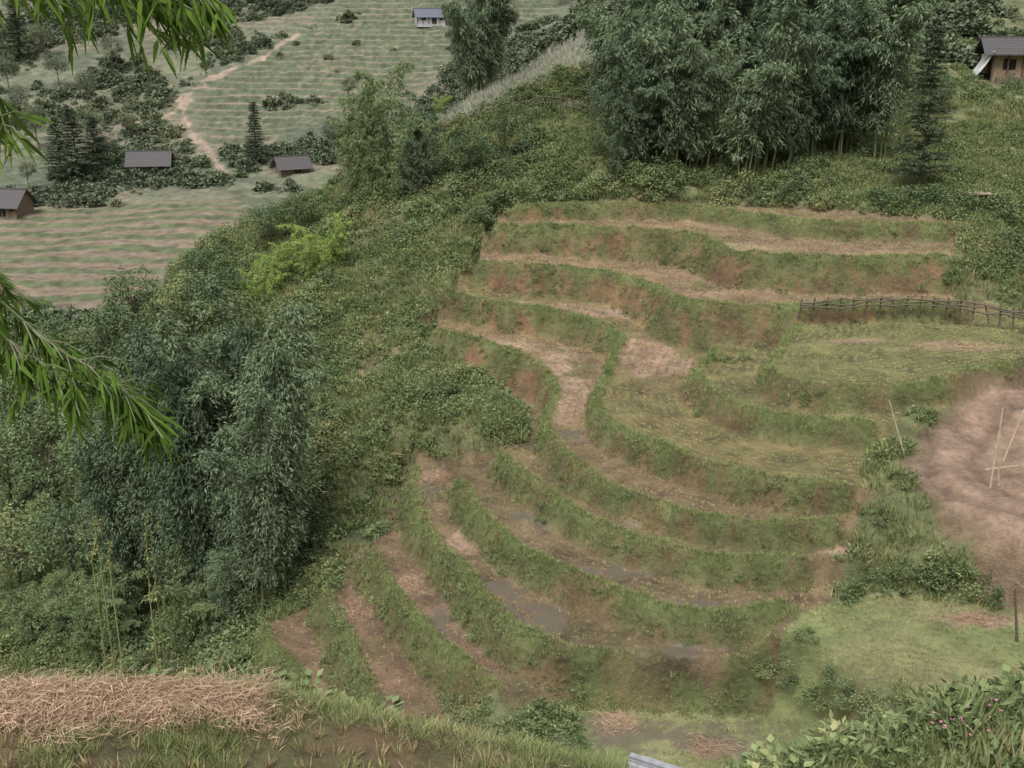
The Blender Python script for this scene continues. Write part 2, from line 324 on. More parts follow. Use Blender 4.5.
def plain(name,c,rough=.8,nscale=4,var=.35,bump=.2,stretch=None):
    m,nt,N,Lk=newmat(name)
    out=N('ShaderNodeOutputMaterial'); p=N('ShaderNodeBsdfPrincipled'); p.inputs['Roughness'].default_value=rough
    tc=N('ShaderNodeTexCoord'); mp_=N('ShaderNodeMapping'); Lk(tc.outputs['Object'],mp_.inputs[0])
    if stretch: mp_.inputs['Scale'].default_value=stretch
    no=N('ShaderNodeTexNoise'); no.inputs['Scale'].default_value=nscale; no.inputs['Detail'].default_value=6; Lk(mp_.outputs[0],no.inputs['Vector'])
    mr=N('ShaderNodeMapRange'); Lk(no.outputs['Fac'],mr.inputs[0]); mr.inputs[1].default_value=.25; mr.inputs[2].default_value=.75; mr.inputs[3].default_value=1-var; mr.inputs[4].default_value=1+var
    v=N('ShaderNodeVectorMath'); v.operation='SCALE'; v.inputs[0].default_value=c; Lk(mr.outputs[0],v.inputs['Scale']); Lk(v.outputs[0],p.inputs['Base Color'])
    b=N('ShaderNodeBump'); b.inputs['Strength'].default_value=bump; b.inputs['Distance'].default_value=.05; Lk(no.outputs['Fac'],b.inputs['Height']); Lk(b.outputs[0],p.inputs['Normal'])
    Lk(p.outputs[0],out.inputs[0]); return m
def groundmat():
    m,nt,N,Lk=newmat('terrain_soil_and_grass')
    out=N('ShaderNodeOutputMaterial'); p=N('ShaderNodeBsdfPrincipled')
    at=N('ShaderNodeAttribute'); at.attribute_name='gcol'; wt=N('ShaderNodeAttribute'); wt.attribute_name='wet'
    g=N('ShaderNodeNewGeometry')
    n1=N('ShaderNodeTexNoise'); n1.inputs['Scale'].default_value=5; n1.inputs['Detail'].default_value=6; n1.inputs['Roughness'].default_value=.8; Lk(g.outputs['Position'],n1.inputs['Vector'])
    n2=N('ShaderNodeTexNoise'); n2.inputs['Scale'].default_value=.8; n2.inputs['Detail'].default_value=4; Lk(g.outputs['Position'],n2.inputs['Vector'])
    mu=N('ShaderNodeMath'); mu.operation='ADD'; Lk(n1.outputs['Fac'],mu.inputs[0]); Lk(n2.outputs['Fac'],mu.inputs[1])
    mr=N('ShaderNodeMapRange'); Lk(mu.outputs[0],mr.inputs[0]); mr.inputs[1].default_value=.7; mr.inputs[2].default_value=1.3; mr.inputs[3].default_value=.45; mr.inputs[4].default_value=1.5
    v=N('ShaderNodeVectorMath'); v.operation='SCALE'; Lk(at.outputs['Color'],v.inputs[0]); Lk(mr.outputs[0],v.inputs['Scale'])
    mx=N('ShaderNodeMix'); mx.data_type='RGBA'; mx.inputs[7].default_value=(.13,.11,.085,1)
    Lk(wt.outputs['Fac'],mx.inputs[0]); Lk(v.outputs[0],mx.inputs[6]); Lk(mx.outputs[2],p.inputs['Base Color'])
    r=N('ShaderNodeMapRange'); Lk(wt.outputs['Fac'],r.inputs[0]); r.inputs[3].default_value=.95; r.inputs[4].default_value=.08; Lk(r.outputs[0],p.inputs['Roughness'])
    p.inputs['Specular IOR Level'].default_value=.45
    b=N('ShaderNodeBump'); b.inputs['Distance'].default_value=.15; Lk(n1.outputs['Fac'],b.inputs['Height'])
    r2=N('ShaderNodeMapRange'); Lk(wt.outputs['Fac'],r2.inputs[0]); r2.inputs[3].default_value=.9; r2.inputs[4].default_value=.03; Lk(r2.outputs[0],b.inputs['Strength'])
    Lk(b.outputs[0],p.inputs['Normal']); Lk(p.outputs[0],out.inputs[0]); return m
nx,ny=len(xs),len(ys)
idx=np.arange(nx*ny).reshape(ny,nx)
Q=np.stack([idx[:-1,:-1],idx[:-1,1:],idx[1:,1:],idx[1:,:-1]],-1).reshape(-1,4)
me=mesh_from('terrain',np.stack([GX,GY,H],-1).reshape(-1,3),Q,[groundmat()],None,True)
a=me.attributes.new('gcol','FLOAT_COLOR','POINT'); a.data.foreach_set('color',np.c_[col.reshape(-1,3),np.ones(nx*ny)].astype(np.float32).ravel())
a=me.attributes.new('wet','FLOAT','POINT'); a.data.foreach_set('value',wet.ravel().astype(np.float32))
link(bpy.data.objects.new('terrain',me))
print('terrain verts',nx*ny)
# ------------------------------------------------------------ instancing
def proto(name,mb,mats,smooth=False): return bpy.data.objects.new(name,mb.mesh(name,mats,smooth))
def coll(name,objs):
    c=bpy.data.collections.new(name)
    for o in objs: c.objects.link(o)
    return c
def scatter(name,collection,nproto,P,rot,scl,parent=None,idxs=None,realize=False):
    P=np.asarray(P,np.float32); k=len(P)
    me=bpy.data.meshes.new(name); me.vertices.add(k); me.vertices.foreach_set('co',P.ravel())
    scl=np.asarray(scl,np.float32); 
    if scl.ndim==1: scl=np.repeat(scl[:,None],3,1)
    a=me.attributes.new('rot','FLOAT_VECTOR','POINT'); a.data.foreach_set('vector',np.asarray(rot,np.float32).ravel())
    a=me.attributes.new('scl','FLOAT_VECTOR','POINT'); a.data.foreach_set('vector',np.ascontiguousarray(scl).ravel())
    if idxs is None: idxs=rng.integers(0,nproto,k)
    a=me.attributes.new('pidx','INT','POINT'); a.data.foreach_set('value',np.asarray(idxs,np.int32))
    o=link(bpy.data.objects.new(name,me),parent)
    ng=bpy.data.node_groups.new(name+'_instancer','GeometryNodeTree')
    ng.interface.new_socket('Geometry',in_out='INPUT',socket_type='NodeSocketGeometry'); ng.interface.new_socket('Geometry',in_out='OUTPUT',socket_type='NodeSocketGeometry')
    N=ng.nodes.new; Lk=ng.links.new
    gi=N('NodeGroupInput'); go=N('NodeGroupOutput'); ip=N('GeometryNodeInstanceOnPoints'); ci=N('GeometryNodeCollectionInfo')
    ci.inputs['Collection'].default_value=collection; ci.inputs['Separate Children'].default_value=True; ci.inputs['Reset Children'].default_value=True
    def na(nm,t): q=N('GeometryNodeInputNamedAttribute'); q.data_type=t; q.inputs['Name'].default_value=nm; return q.outputs['Attribute']
    er=N('FunctionNodeEulerToRotation'); Lk(na('rot','FLOAT_VECTOR'),er.inputs[0])
    Lk(gi.outputs[0],ip.inputs['Points']); Lk(ci.outputs[0],ip.inputs['Instance']); ip.inputs['Pick Instance'].default_value=True
    Lk(na('pidx','INT'),ip.inputs['Instance Index']); Lk(er.outputs[0],ip.inputs['Rotation']); Lk(na('scl','FLOAT_VECTOR'),ip.inputs['Scale'])
    if realize:
        rz_=N('GeometryNodeRealizeInstances'); Lk(ip.outputs[0],rz_.inputs[0]); Lk(rz_.outputs[0],go.inputs[0])
    else: Lk(ip.outputs[0],go.inputs[0])
    md=o.modifiers.new('instances','NODES'); md.node_group=ng; return o
# ------------------------------------------------------------ plant prototypes
def grass_p(n,h,spread,w,lean=.5):
    mb=MB(); a=rng.uniform(0,6.28,n); r=spread*np.sqrt(rng.random(n))
    Cn=np.c_[r*np.cos(a),r*np.sin(a),np.full(n,-.03)]
    D=np.c_[np.cos(a)*lean*rng.random(n)+rng.normal(0,.2,n),np.sin(a)*lean*rng.random(n)+rng.normal(0,.2,n),np.ones(n)]
    mb.leaves(Cn,D,h*rng.uniform(.5,1.1,n),w,0,nrm=rng.normal(size=(n,3))*np.array((1,1,.2))); return mb
def bush_p(nc,nl,R,Hh,ll,lw,m=0,mb=None,cen=(0,0,0),cr=.35):
    mb=mb or MB(); 
    for i in range(nc):
        v=rng.normal(size=3); v/=np.linalg.norm(v); v[2]=abs(v[2]) if cen[2]==0 else v[2]
        c0=np.array(cen)+v*np.array((R,R,Hh))*rng.uniform(.45,1.0)
        q=rng.normal(size=(nl,3)); q/=np.linalg.norm(q,axis=1,keepdims=True); q*=R*cr*rng.random((nl,1))**.5
        q[:,2]*=.65
        D=q+v*R*.3+rng.normal(size=(nl,3))*R*.15; D[:,2]-=.05*R
        mb.leaves(c0+q,D,ll*rng.uniform(.7,1.3,nl),lw*rng.uniform(.7,1.3,nl),m,nrm=v*.9+np.array((0,0,.9))+rng.normal(size=(nl,3))*.6)
    return mb
M_grass=leafmat('grass_blades',(.175,.21,.09),(.27,.29,.13),(.38,.32,.19),nscale=.6)
M_bund=leafmat('bund_grass_blades',(.215,.265,.10),(.31,.345,.15),(.38,.34,.18),nscale=.6)
M_weed=leafmat('weed_leaves',(.13,.18,.08),(.22,.265,.12),(.30,.29,.14),nscale=.5)
M_shrub=leafmat('shrub_leaves',(.10,.14,.072),(.18,.22,.105),(.24,.255,.115))
M_fbush=leafmat('hillside_bush_leaves',(.12,.15,.095),(.165,.195,.12),(.2,.22,.13),nscale=.06)  # greyed, low-contrast greens: distance haze put into the leaf colour
M_bam=leafmat('bamboo_leaves',(.085,.125,.075),(.195,.25,.145),None,nscale=.9)
M_bamL=leafmat('young_bamboo_leaves',(.24,.33,.09),(.33,.41,.13),None)
M_bamM=leafmat('bamboo_leaves_mid',(.14,.19,.09),(.235,.29,.14),None,nscale=.9)
M_nearb=leafmat('near_bamboo_leaves',(.10,.18,.035),(.17,.26,.05),(.3,.32,.08),trans=.35)
M_culm=plain('bamboo_culm_bark',(.14,.16,.07),.5,3,.3)
M_bark=plain('tree_bark',(.12,.09,.065),.9,6,.4,.5)
M_straw=leafmat('rice_stubble',(.31,.25,.14),(.44,.36,.21),(.28,.29,.13))
M_gstraw=leafmat('green_rice_stubble',(.27,.29,.12),(.39,.38,.18),(.43,.36,.2))
M_hay=leafmat('dry_straw',(.38,.26,.17),(.54,.39,.27),None)
M_tree=leafmat('broadleaf_leaves',(.095,.135,.07),(.16,.21,.10),None)
M_fir=leafmat('conifer_needles',(.075,.11,.065),(.12,.15,.09),None)
M_wood=plain('weathered_wood',(.15,.115,.09),.85,5,.4,.3,(1,1,6))
M_pole=plain('cut_bamboo_pole',(.46,.38,.27),.6,6,.25)
M_pink=plain('pink_petals',(.6,.25,.35),.6)
M_feather=leafmat('feather_grass',(.28,.29,.21),(.42,.42,.34),None)
C_grass=coll('grass_tuft_kinds',[proto('grass_tuft',grass_p(20,.36,.21,.027),[M_grass]),proto('grass_tuft.001',grass_p(17,.28,.24,.027,.9),[M_grass]),proto('grass_tuft.002',grass_p(22,.5,.19,.025,.6),[M_grass])])
C_bund=coll('bund_grass_kinds',[proto('bund_grass_tuft',grass_p(20,.22,.17,.024,.8),[M_bund]),proto('bund_grass_tuft.001',grass_p(17,.30,.17,.022,.7),[M_bund])])
C_ngrass=coll('near_grass_kinds',[proto('near_grass_tuft',grass_p(34,.3,.12,.008,.9),[M_bund]),proto('near_grass_tuft.001',grass_p(30,.24,.15,.008,.9),[M_grass])])
C_feather=coll('feather_grass_kinds',[proto('feather_grass_tuft',grass_p(22,.7,.25,.03),[M_feather]),proto('feather_grass_tuft.001',grass_p(18,.5,.3,.03,.8),[M_feather])])
C_weed=coll('weed_kinds',[proto('weed_plant',bush_p(9,13,.34,.30,.10,.055),[M_weed]),proto('weed_plant.001',bush_p(10,11,.42,.24,.11,.065),[M_weed]),proto('weed_plant.002',bush_p(9,13,.28,.45,.12,.033),[M_weed])])
C_shrub=coll('shrub_kinds',[proto('shrub',bush_p(24,30,.95,1.0,.15,.085),[M_shrub]),proto('shrub.001',bush_p(22,32,.8,1.4,.17,.068),[M_shrub]),proto('shrub.002',bush_p(26,28,1.2,.8,.15,.088),[M_weed])])
C_fbush=coll('hillside_bush_kinds',[proto('hillside_bush',bush_p(16,16,.95,1.0,.32,.22),[M_fbush]),proto('hillside_bush.001',bush_p(15,16,1.1,.7,.32,.22),[M_fbush])])
C_stub=coll('rice_stubble_kinds',[proto('rice_stubble_bunch',grass_p(8,.15,.04,.024,.5),[M_straw]),proto('rice_stubble_bunch.001',grass_p(7,.13,.05,.024,.8),[M_straw])])
C_gstub=coll('green_stubble_kinds',[proto('green_stubble_bunch',grass_p(8,.16,.06,.024,.6),[M_gstraw]),proto('green_stubble_bunch.001',grass_p(7,.13,.07,.024,.8),[M_gstraw])])
C_fstub=coll('near_stubble_kinds',[proto('near_stubble_bunch',grass_p(24,.2,.035,.011,.3),[M_straw]),proto('near_stubble_bunch.001',grass_p(24,.17,.04,.011,.5),[M_gstraw])])
def straw_p(n,R,w=.014,l=.6):
    mb=MB(); b0=rng.normal(0,1.0); b=b0+rng.normal(0,.6,n)
    Cn=np.c_[rng.normal(0,R,n),rng.normal(0,R,n),rng.random(n)*.1]
    D=np.c_[np.cos(b),np.sin(b),rng.normal(0,.16,n)]; mb.leaves(Cn,D,rng.uniform(.5,1,n)*l,w,0); return mb
C_hay=coll('straw_kinds',[proto('straw_bundle',straw_p(26,.14),[M_hay]),proto('straw_bundle.001',straw_p(26,.18),[M_hay])])
C_nhay=coll('near_straw_kinds',[proto('near_straw_bundle',straw_p(34,.07,.006,.22),[M_hay]),proto('near_straw_bundle.001',straw_p(34,.09,.006,.18),[M_hay])])
def culm_p(Hh,lean,mats,droop=1.0,dens=1.0,ll=.32,lw=.066,start=.22,br=.085,dz=-.7,up=.4):
    mb=MB(); t=np.linspace(0,1,16)
    P=np.c_[lean*t**2.6,.15*np.sin(t*3),Hh*(t-.2*droop*t**6)]
    mb.tube(P,.05*(1-t)+.008,5,1)
    for tt in np.arange(start,1.0,.04/dens):
        c=np.array([np.interp(tt,t,P[:,i]) for i in range(3)])
        prof=math.sin(math.pi*min(1,max(0,(tt-start+.08)/(1.08-start)))**.8)
        for k in range(rng.integers(2,5)):
            an=rng.uniform(0,6.28); bl=Hh*br*(.3+prof)*rng.uniform(.4,1.4)
            u=np.linspace(.15,1,5)
            B=c+np.c_[np.cos(an)*bl*u,np.sin(an)*bl*u,bl*(up*u-(up+.35)*u*u)]
            nl=7
            for q in B[1:]:
                off=rng.normal(0,.11,(nl,3))
                D=np.c_[np.cos(an)*.8+rng.normal(0,.55,nl),np.sin(an)*.8+rng.normal(0,.55,nl),dz+rng.normal(0,.4,nl)]
                mb.leaves(q+off,D,ll*rng.uniform(.7,1.2,nl),lw,0)
    return mb
C_bam=coll('bamboo_culm_kinds',[proto('bamboo_culm'+s_,culm_p(h,l,0,d,dz=-.5),[M_bam,M_culm]) for s_,h,l,d in (('',10,1.9,1),('.001',9,2.6,1.3),('.002',10.5,1.2,.8),('.003',8,2.2,1.4))])
C_bamT=coll('tall_bamboo_culm_kinds',[proto('tall_bamboo_culm'+s_,culm_p(h,l,0,d,ll=.2,lw=.048,dens=1.5,br=.075,start=.2,dz=-.25,up=.75),[M_bam,M_culm]) for s_,h,l,d in (('',10,1.2,.9),('.001',9.5,2.0,1.3),('.002',10.5,.8,.7),('.003',9,1.6,1.6))])
C_bamM=coll('light_bamboo_culm_kinds',[proto('bamboo_culm.'+s_,culm_p(h,l,0,d,start=.1,br=.1,dz=-.4,up=.6),[M_bamM,M_culm]) for s_,h,l,d in (('011',10,2.4,1),('012',9,3.2,1.3),('013',10.5,1.4,.8))])
C_bamL=coll('young_bamboo_culm_kinds',[proto('young_bamboo_culm'+s_,culm_p(h,l,0,d,start=.08,br=.1),[M_bamL,M_culm]) for s_,h,l,d in (('',10,2.5,1),('.001',9,3.5,1.3))])
def bamboo(base,height,n,rad,kind='d',spread=1.0,groups=0,hr=(.6,1.05)):
    c={'d':(C_bam,4),'m':(C_bamM,3),'l':(C_bamL,2),'t':(C_bamT,4)}[kind]
    if groups:
        ga=rng.uniform(0,6.28,groups); gr=rad*np.sqrt(rng.random(groups)); gh=rng.uniform(hr[0],hr[1],groups); gi=rng.integers(0,groups,n)
        gx=gr*np.cos(ga); gy=gr*np.sin(ga); x=base[0]+gx[gi]+rng.normal(0,.22,n); y=base[1]+gy[gi]+rng.normal(0,.22,n)
        gd=ga[gi]+rng.normal(0,.9,n); s_=height/10*gh[gi]*rng.uniform(.7,1.05,n); rz=gd
    else:
        a=rng.uniform(0,6.28,n); r=rad*np.sqrt(rng.random(n)); x=base[0]+r*np.cos(a); y=base[1]+r*np.sin(a); rz=a+rng.normal(0,.5,n)
        s_=height/10*rng.uniform(.55,1.08,n)*(1-.3*(r/rad)**2)
    z=hgt(x,y)-.1
    return scatter('bamboo_clump',c[0],c[1],np.c_[x,y,z],np.c_[rng.normal(0,.05,n),rng.normal(0,.05,n),rz],np.c_[s_*spread,s_*spread,s_],realize=True)
def tree_p(Hh,R,nc,nl,ll,lw,mats,crown=.55,th=.12):
    mb=MB(); t=np.linspace(0,1,8); P=np.c_[.3*np.sin(t*2),.2*np.sin(t*3),Hh*.8*t]; mb.tube(P,th*(1-t*.8),7,1)
    for i in range(nc):
        v=rng.normal(size=3); v/=np.linalg.norm(v)
        cc=np.array((0,0,Hh*(1-crown/2)))+v*np.array((R,R,Hh*crown/2))*rng.uniform(.45,.95)
        j=rng.uniform(.35,.9); st=np.array([np.interp(j,t,P[:,q]) for q in range(3)])
        if i%3==0:
            mid=(st+cc)/2+np.array((0,0,-.1*R)); mb.tube([st,mid,cc],[th*.35,th*.22,th*.08],4,1)
        rr=R*rng.uniform(.22,.4); q=rng.normal(size=(nl,3)); q/=np.linalg.norm(q,axis=1,keepdims=True); q*=rr*rng.random((nl,1))**.45; q[:,2]*=.6
        mb.leaves(cc+q,q+rng.normal(size=(nl,3))*rr*.5,ll*rng.uniform(.7,1.3,nl),lw,0,nrm=q/rr+np.array((0,0,.9))+rng.normal(size=(nl,3))*.4)
    return mb
def fir_p(Hh,R,start=.12,per=8,step=.038,ll=.24,lw=.06):
    mb=MB(); t=np.linspace(0,1,8); mb.tube(np.c_[0*t,.1*np.sin(t*4),Hh*t],.11*(1-t)+.01,6,1)
    for tt in np.arange(start,1,step):
        for k in range(per):
            an=rng.uniform(0,6.28); bl=R*(1-tt)**.75*rng.uniform(.5,1.15)+.12
            u=np.linspace(.1,1,8); B=np.c_[np.cos(an)*bl*u,np.sin(an)*bl*u,Hh*tt+bl*(.35*u-.3*u*u)]
            mb.tube(B[::3],.012,3,1)
            for q in B:
                nl=7; D=np.c_[np.cos(an)+rng.normal(0,.6,nl),np.sin(an)+rng.normal(0,.6,nl),rng.normal(.05,.35,nl)]
                mb.leaves(q+rng.normal(0,.05,(nl,3)),D,ll*rng.uniform(.6,1.2,nl),lw,0)
    return mb
TREES=[tree_p(7,2.3,44,56,.24,.12,0),tree_p(6,2.8,48,56,.22,.12,0,.65),tree_p(8,2.0,44,56,.24,.11,0,.7)]
tree_me=[t.mesh('broadleaf_tree_mesh',[M_tree,M_bark]) for t in TREES]+[TREES[1].mesh('leafy_tree_mesh',[M_shrub,M_bark]),TREES[0].mesh('hillside_tree_mesh',[M_fbush,M_bark])]
fir_me=[fir_p(9,1.9).mesh('conifer_mesh',[M_fir,M_bark]),fir_p(9,1.5,step=.04).mesh('conifer_mesh.001',[M_fir,M_bark])]
def put(name,me,loc,s_,rz=None):
    o=link(bpy.data.objects.new(name,me)); o.location=(loc[0],loc[1],loc[2]-.1); o.scale=s_ if hasattr(s_,'__len__') else (s_,)*3
    o.rotation_euler=(0,0,rng.uniform(0,6.28) if rz is None else rz); return o
# ------------------------------------------------------------ scatter ground cover
def inview(P,mx=160,my=60):
    px,py,dp=proj(P); return (px>-mx)&(px<1024+mx)&(py>-my)&(py<768+my)
def rand_pts(n,x0,x1,y0,y1):
    x=rng.uniform(x0,x1,n); y=rng.uniform(y0,y1,n); z=hgt(x,y); P=np.c_[x,y,z]; P=P[inview(P)]; return P,near(P[:,0],P[:,1],CLS)
def rots(k,t=.15): return np.c_[rng.normal(0,t,k),rng.normal(0,t,k),rng.uniform(0,6.28,k)]
def pxof(P): a,b,_=proj(P); return a,b
P,cl=rand_pts(260000,-14,30,23,68); din_=hgt(P[:,0],P[:,1],DIN); red=near(P[:,0],P[:,1],RED); nz=fbm(P[:,0]/.9,P[:,1]/.9,100)
m=((cl==2)|((cl==1)&(din_<.3)))&(din_<.3)
dens=np.where(din_>-.22,.75,np.where(nz>.48,.6,.25))*np.where(red,.35,1)
k_=m&(rng.random(len(P))<dens); b_=k_&(din_>-.22); G1=P[k_&~b_]; GB=P[b_]; print('riser grass',len(G1),len(GB))
scatter('bund_grass',C_bund,2,GB,rots(len(GB)),rng.uniform(.3,.85,len(GB)))
P,cl=rand_pts(105000,-40,36,9,80); sdp=sdist(P[:,0],P[:,1],pg); keep=(cl==0)&(fbm(P[:,0]/2,P[:,1]/2,101)>.34)&(sdp<0)
G2=P[keep]; print('slope grass',len(G2))
Pg=np.r_[G1,G2]; sg=np.r_[rng.uniform(.3,.7,len(G1)),rng.uniform(.65,1.5,len(G2))]
scatter('grass',C_grass,3,Pg,rots(len(Pg)),sg)
P,cl=rand_pts(70000,-45,36,9,90); nz=fbm(P[:,0]/1.8,P[:,1]/1.8,102); sdp=sdist(P[:,0],P[:,1],pg)
keep=((cl==0)&(nz>.44)&(sdp<0))|((cl==2)&(nz>.48)&(rng.random(len(P))<.7))
P=P[keep]; cl=cl[keep]; s_=np.where(cl==2,rng.uniform(.25,.75,len(P)),rng.uniform(.5,1.5,len(P))); print('weeds',len(P))
scatter('weed_undergrowth',C_weed,3,P,rots(len(P)),s_)
P,cl=rand_pts(9000,-50,45,20,100); nz=fbm(P[:,0]/5,P[:,1]/5,103); px,py=pxof(P); sdp=sdist(P[:,0],P[:,1],pg)
flank=((px<400-(py-250)*.25)&(P[:,1]<85))|((py<240)&(px<560)); open_=((px>330)&(px<570)&(py>250)&(py<560))|((px>780)&(px<1000)&(py>380))
keep=(cl==0)&(nz>np.where(flank,.48,.58))&~(open_&(rng.random(len(P))<.92))&~((px>930)&(py<150)&(py>60)&(rng.random(len(P))<.93))&~((py>600)&(px>330))&(sdp<-.5)
P=P[keep]; print('shrubs',len(P))
scatter('shrub_thicket',C_shrub,3,P,rots(len(P)),rng.uniform(.35,1.1,len(P)))
sp_=[]
for (a,b,s_) in [(905,575,.6),(930,583,.6),(960,588,.65),(990,598,.6),(940,575,.5),(790,690,.5),(820,705,.5),(850,700,.5),(875,708,.5),(765,672,.4),(910,712,.5),(480,720,.45),(510,730,.5),(540,735,.5),(575,745,.45),(450,705,.4),(370,200,1),(470,190,1.3),(500,180,1.2),(480,160,1.1),(520,160,1.1),(455,215,1.1),(640,180,1),(700,185,.8),(830,150,1.2),(765,165,1.2),(950,150,.8),(1010,225,1.1),(1000,210,1),(1015,250,1.1),(1000,262,.9),(980,272,.7),(960,235,.6),(955,280,.6),(860,160,1.1),(410,240,1.1),(420,215,1.1),(290,590,1.0),(330,560,.7),(300,560,.9),(700,415,.3),(715,360,.4),(730,362,.4),(745,360,.35),(870,470,.35),(880,520,.4),(900,540,.4),(805,640,.35),(780,665,.4),(835,690,.5)]:
    p=hit(a,b); sp_.append((*p,s_))
sp_=np.array(sp_); scatter('shrub_row',C_shrub,3,sp_[:,:3],rots(len(sp_)),sp_[:,3])
P,cl=rand_pts(13000,-14,24,70,125); sd=sdist(P[:,0],P[:,1],pg); P=P[sd>-1]; scatter('feather_grass',C_feather,2,P,rots(len(P)),rng.uniform(.6,1.4,len(P)))
# far bushes
P,cl=rand_pts(26000,-150,60,92,262); nz=fbm(P[:,0]/12,P[:,1]/12,104); f1=near(P[:,0],P[:,1],m1); f2=near(P[:,0],P[:,1],m2); tz_=near(P[:,0],P[:,1],TZ)
keep=(rng.random(len(P))<sstep(.40,.54,nz))&(f1<.3)&(tz_<0); keep|=(f1<.3)&(tz_>=0)&(nz>.70); keep|=(f1<.3)&(rng.random(len(P))<.008); P=P[keep]; dd=np.min([pdist(P[:,0],P[:,1],T)[0] for T in (tr,tr2)],axis=0); P=P[dd>2]; print('far bushes',len(P))
scatter('hillside_bushes',C_fbush,2,P,rots(len(P)),rng.uniform(.3,1.4,len(P))**1.5)
# rice stubble in rows following the bunds
P,cl=rand_pts(330000,-10,30,24,66); wt_=near(P[:,0],P[:,1],wet); dn=hgt(P[:,0],P[:,1],DIN)
k_=np.isin(cl,(1,4))&(wt_<.85); fr=np.mod(dn+(fbm(P[:,0]/3,P[:,1]/3,130)-.5)*.3,.36)/.36
k_&=(fr<.36)&(rng.random(len(P))<np.where(wt_>.3,.25,.5)); P=P[k_]
lv=near(P[:,0],P[:,1],LEV); cl=near(P[:,0],P[:,1],CLS); gi_=[names.index(k) for k in 'GI']; hi_=names.index('H')
gm=(cl==4)|np.isin(lv,gi_)|((lv==hi_)&(P[:,1]<43))|(fbm(P[:,0]/1.5,P[:,1]/1.5,120)>.6)
print('stubble',len(P)); Pa=P[~gm]; Pb=P[gm]
scatter('rice_stubble',C_stub,2,Pa,rots(len(Pa),.2),rng.uniform(.6,1.2,len(Pa))); scatter('green_rice_stubble',C_gstub,2,Pb,rots(len(Pb),.2),rng.uniform(.5,1.2,len(Pb)))
# foreground stubble and straw
gx,gy=np.meshgrid(np.arange(-7,1.5,.16),np.arange(4.5,9,.22)); x=(gx+gy*.15+rng.normal(0,.03,gx.shape)).ravel(); y=(gy+rng.normal(0,.03,gx.shape)).ravel()
P=np.c_[x,y,hgt(x,y)]; cl=near(x,y,CLS); P=P[(cl==5)]; print('fstub',len(P)); scatter('foreground_rice_stubble',C_fstub,2,P,rots(len(P),.2),rng.uniform(.7,1.25,len(P)))
x=rng.uniform(-8,2,24000); y=rng.uniform(5,9.5,24000); q=near(x,y,MD); k=(q<.16)|((q<.6)&(rng.random(len(x))<.10)&(fbm(x*2,y*2,150)>.45)); P=np.c_[x,y,hgt(x,y)+.0][k][:2600]; print('hay',len(P))
scatter('cut_rice_straw',C_nhay,2,P,np.c_[rng.normal(0,.2,len(P)),rng.normal(0,.2,len(P)),rng.uniform(0,6.28,len(P))],rng.uniform(.7,1.2,len(P)))
x=rng.uniform(-8,2,14000); y=rng.uniform(4.5,10.5,14000); P=np.c_[x,y,hgt(x,y)]; cl=near(x,y,CLS); k=((cl==0)|((fbm(x*1.1,y*1.1,112)>.52)&(cl==5)))&(near(x,y,MD)>.25); P=P[k]
scatter('foreground_grass',C_ngrass,2,P,rots(len(P)),rng.uniform(.3,.7,len(P)))
x=rng.uniform(1.5,11,22000); y=rng.uniform(6,16,22000); P=np.c_[x,y,hgt(x,y)]; P=P[inview(P)]; nz=fbm(P[:,0]/1.1,P[:,1]/1.1,140); a_=(nz>.6)&(rng.random(len(P))<.5)
scatter('bank_weeds',C_weed,3,P[a_],rots(a_.sum()),rng.uniform(.1,.24,a_.sum())); P=P[~a_]; scatter('bank_grass',C_ngrass,2,P,rots(len(P)),rng.uniform(.4,1.0,len(P)))
hp=[]
for a,b,z,rx,ry in [(655,362,-14.4,1.3,1.2),(975,620,-17.2,1.3,.4),(620,722,-19.5,.5,.5),(705,748,-19.5,.6,.4),(465,545,-17.9,.5,1),(410,585,-19,.3,.6),(570,405,-15.4,.5,1.6),(640,345,-14.0,1,.5),(700,294,-12,1.2,.5),(435,477,-17.9,.5,.4),(350,612,-20.1,.4,.7),(950,345,-12.8,1.5,.5)]:
    p=PZ(a,b,z)
    for i in range(26):
        x=p[0]+rng.normal(0,rx*.5); y=p[1]+rng.normal(0,ry*.5)
        if near(np.array([x]),np.array([y]),CLS)[0] in (1,4): hp.append((x,y,hgt(x,y)+.01))
hp=np.array(hp); scatter('rice_straw_heaps',C_hay,2,hp,rots(len(hp)),rng.uniform(.5,.9,len(hp)))
# ------------------------------------------------------------ bamboo and trees
bamboo(hit(185,612),18.5,24,1.2,'t',groups=4,hr=(.8,1.0),spread=.75); bamboo(hit(238,608),16,20,1.3,'t',groups=4,hr=(.65,.95),spread=.8)
bamboo(hit(278,600),17,14,.8,'t',groups=3,hr=(.7,1.0),spread=.8); bamboo(hit(135,605),15.5,16,1.5,'t',groups=4,spread=.8,hr=(.65,1)); bamboo(hit(210,580),14,14,1.8,'t',groups=4,spread=.85)
bamboo(hit(250,600),8,12,1.5,'t',spread=1.1)
bamboo(hit(110,648),4.3,22,.8,'m',1.4); bamboo(hit(200,640),4.8,18,.7,'m',1.3); bamboo(hit(50,640),4.0,18,1.0,'m',1.3)
for a,b,h_,n_,r_ in [(612,165,9,18,2.2),(660,162,12.5,24,2.6),(725,165,14,28,3),(790,158,14,28,3),(850,155,13,24,2.6),(690,110,15,22,3),(780,105,16,22,3),(860,105,14,20,3),(640,120,13,18,3)]:
    bamboo(hit(a,b),h_,n_,r_,'d',groups=7)
bamboo(hit(392,195),9.5,18,1.3,'m',.9,groups=4); bamboo(hit(362,190),10,12,.7,'m',.8); bamboo(hit(418,190),6.5,12,1.1,'d')
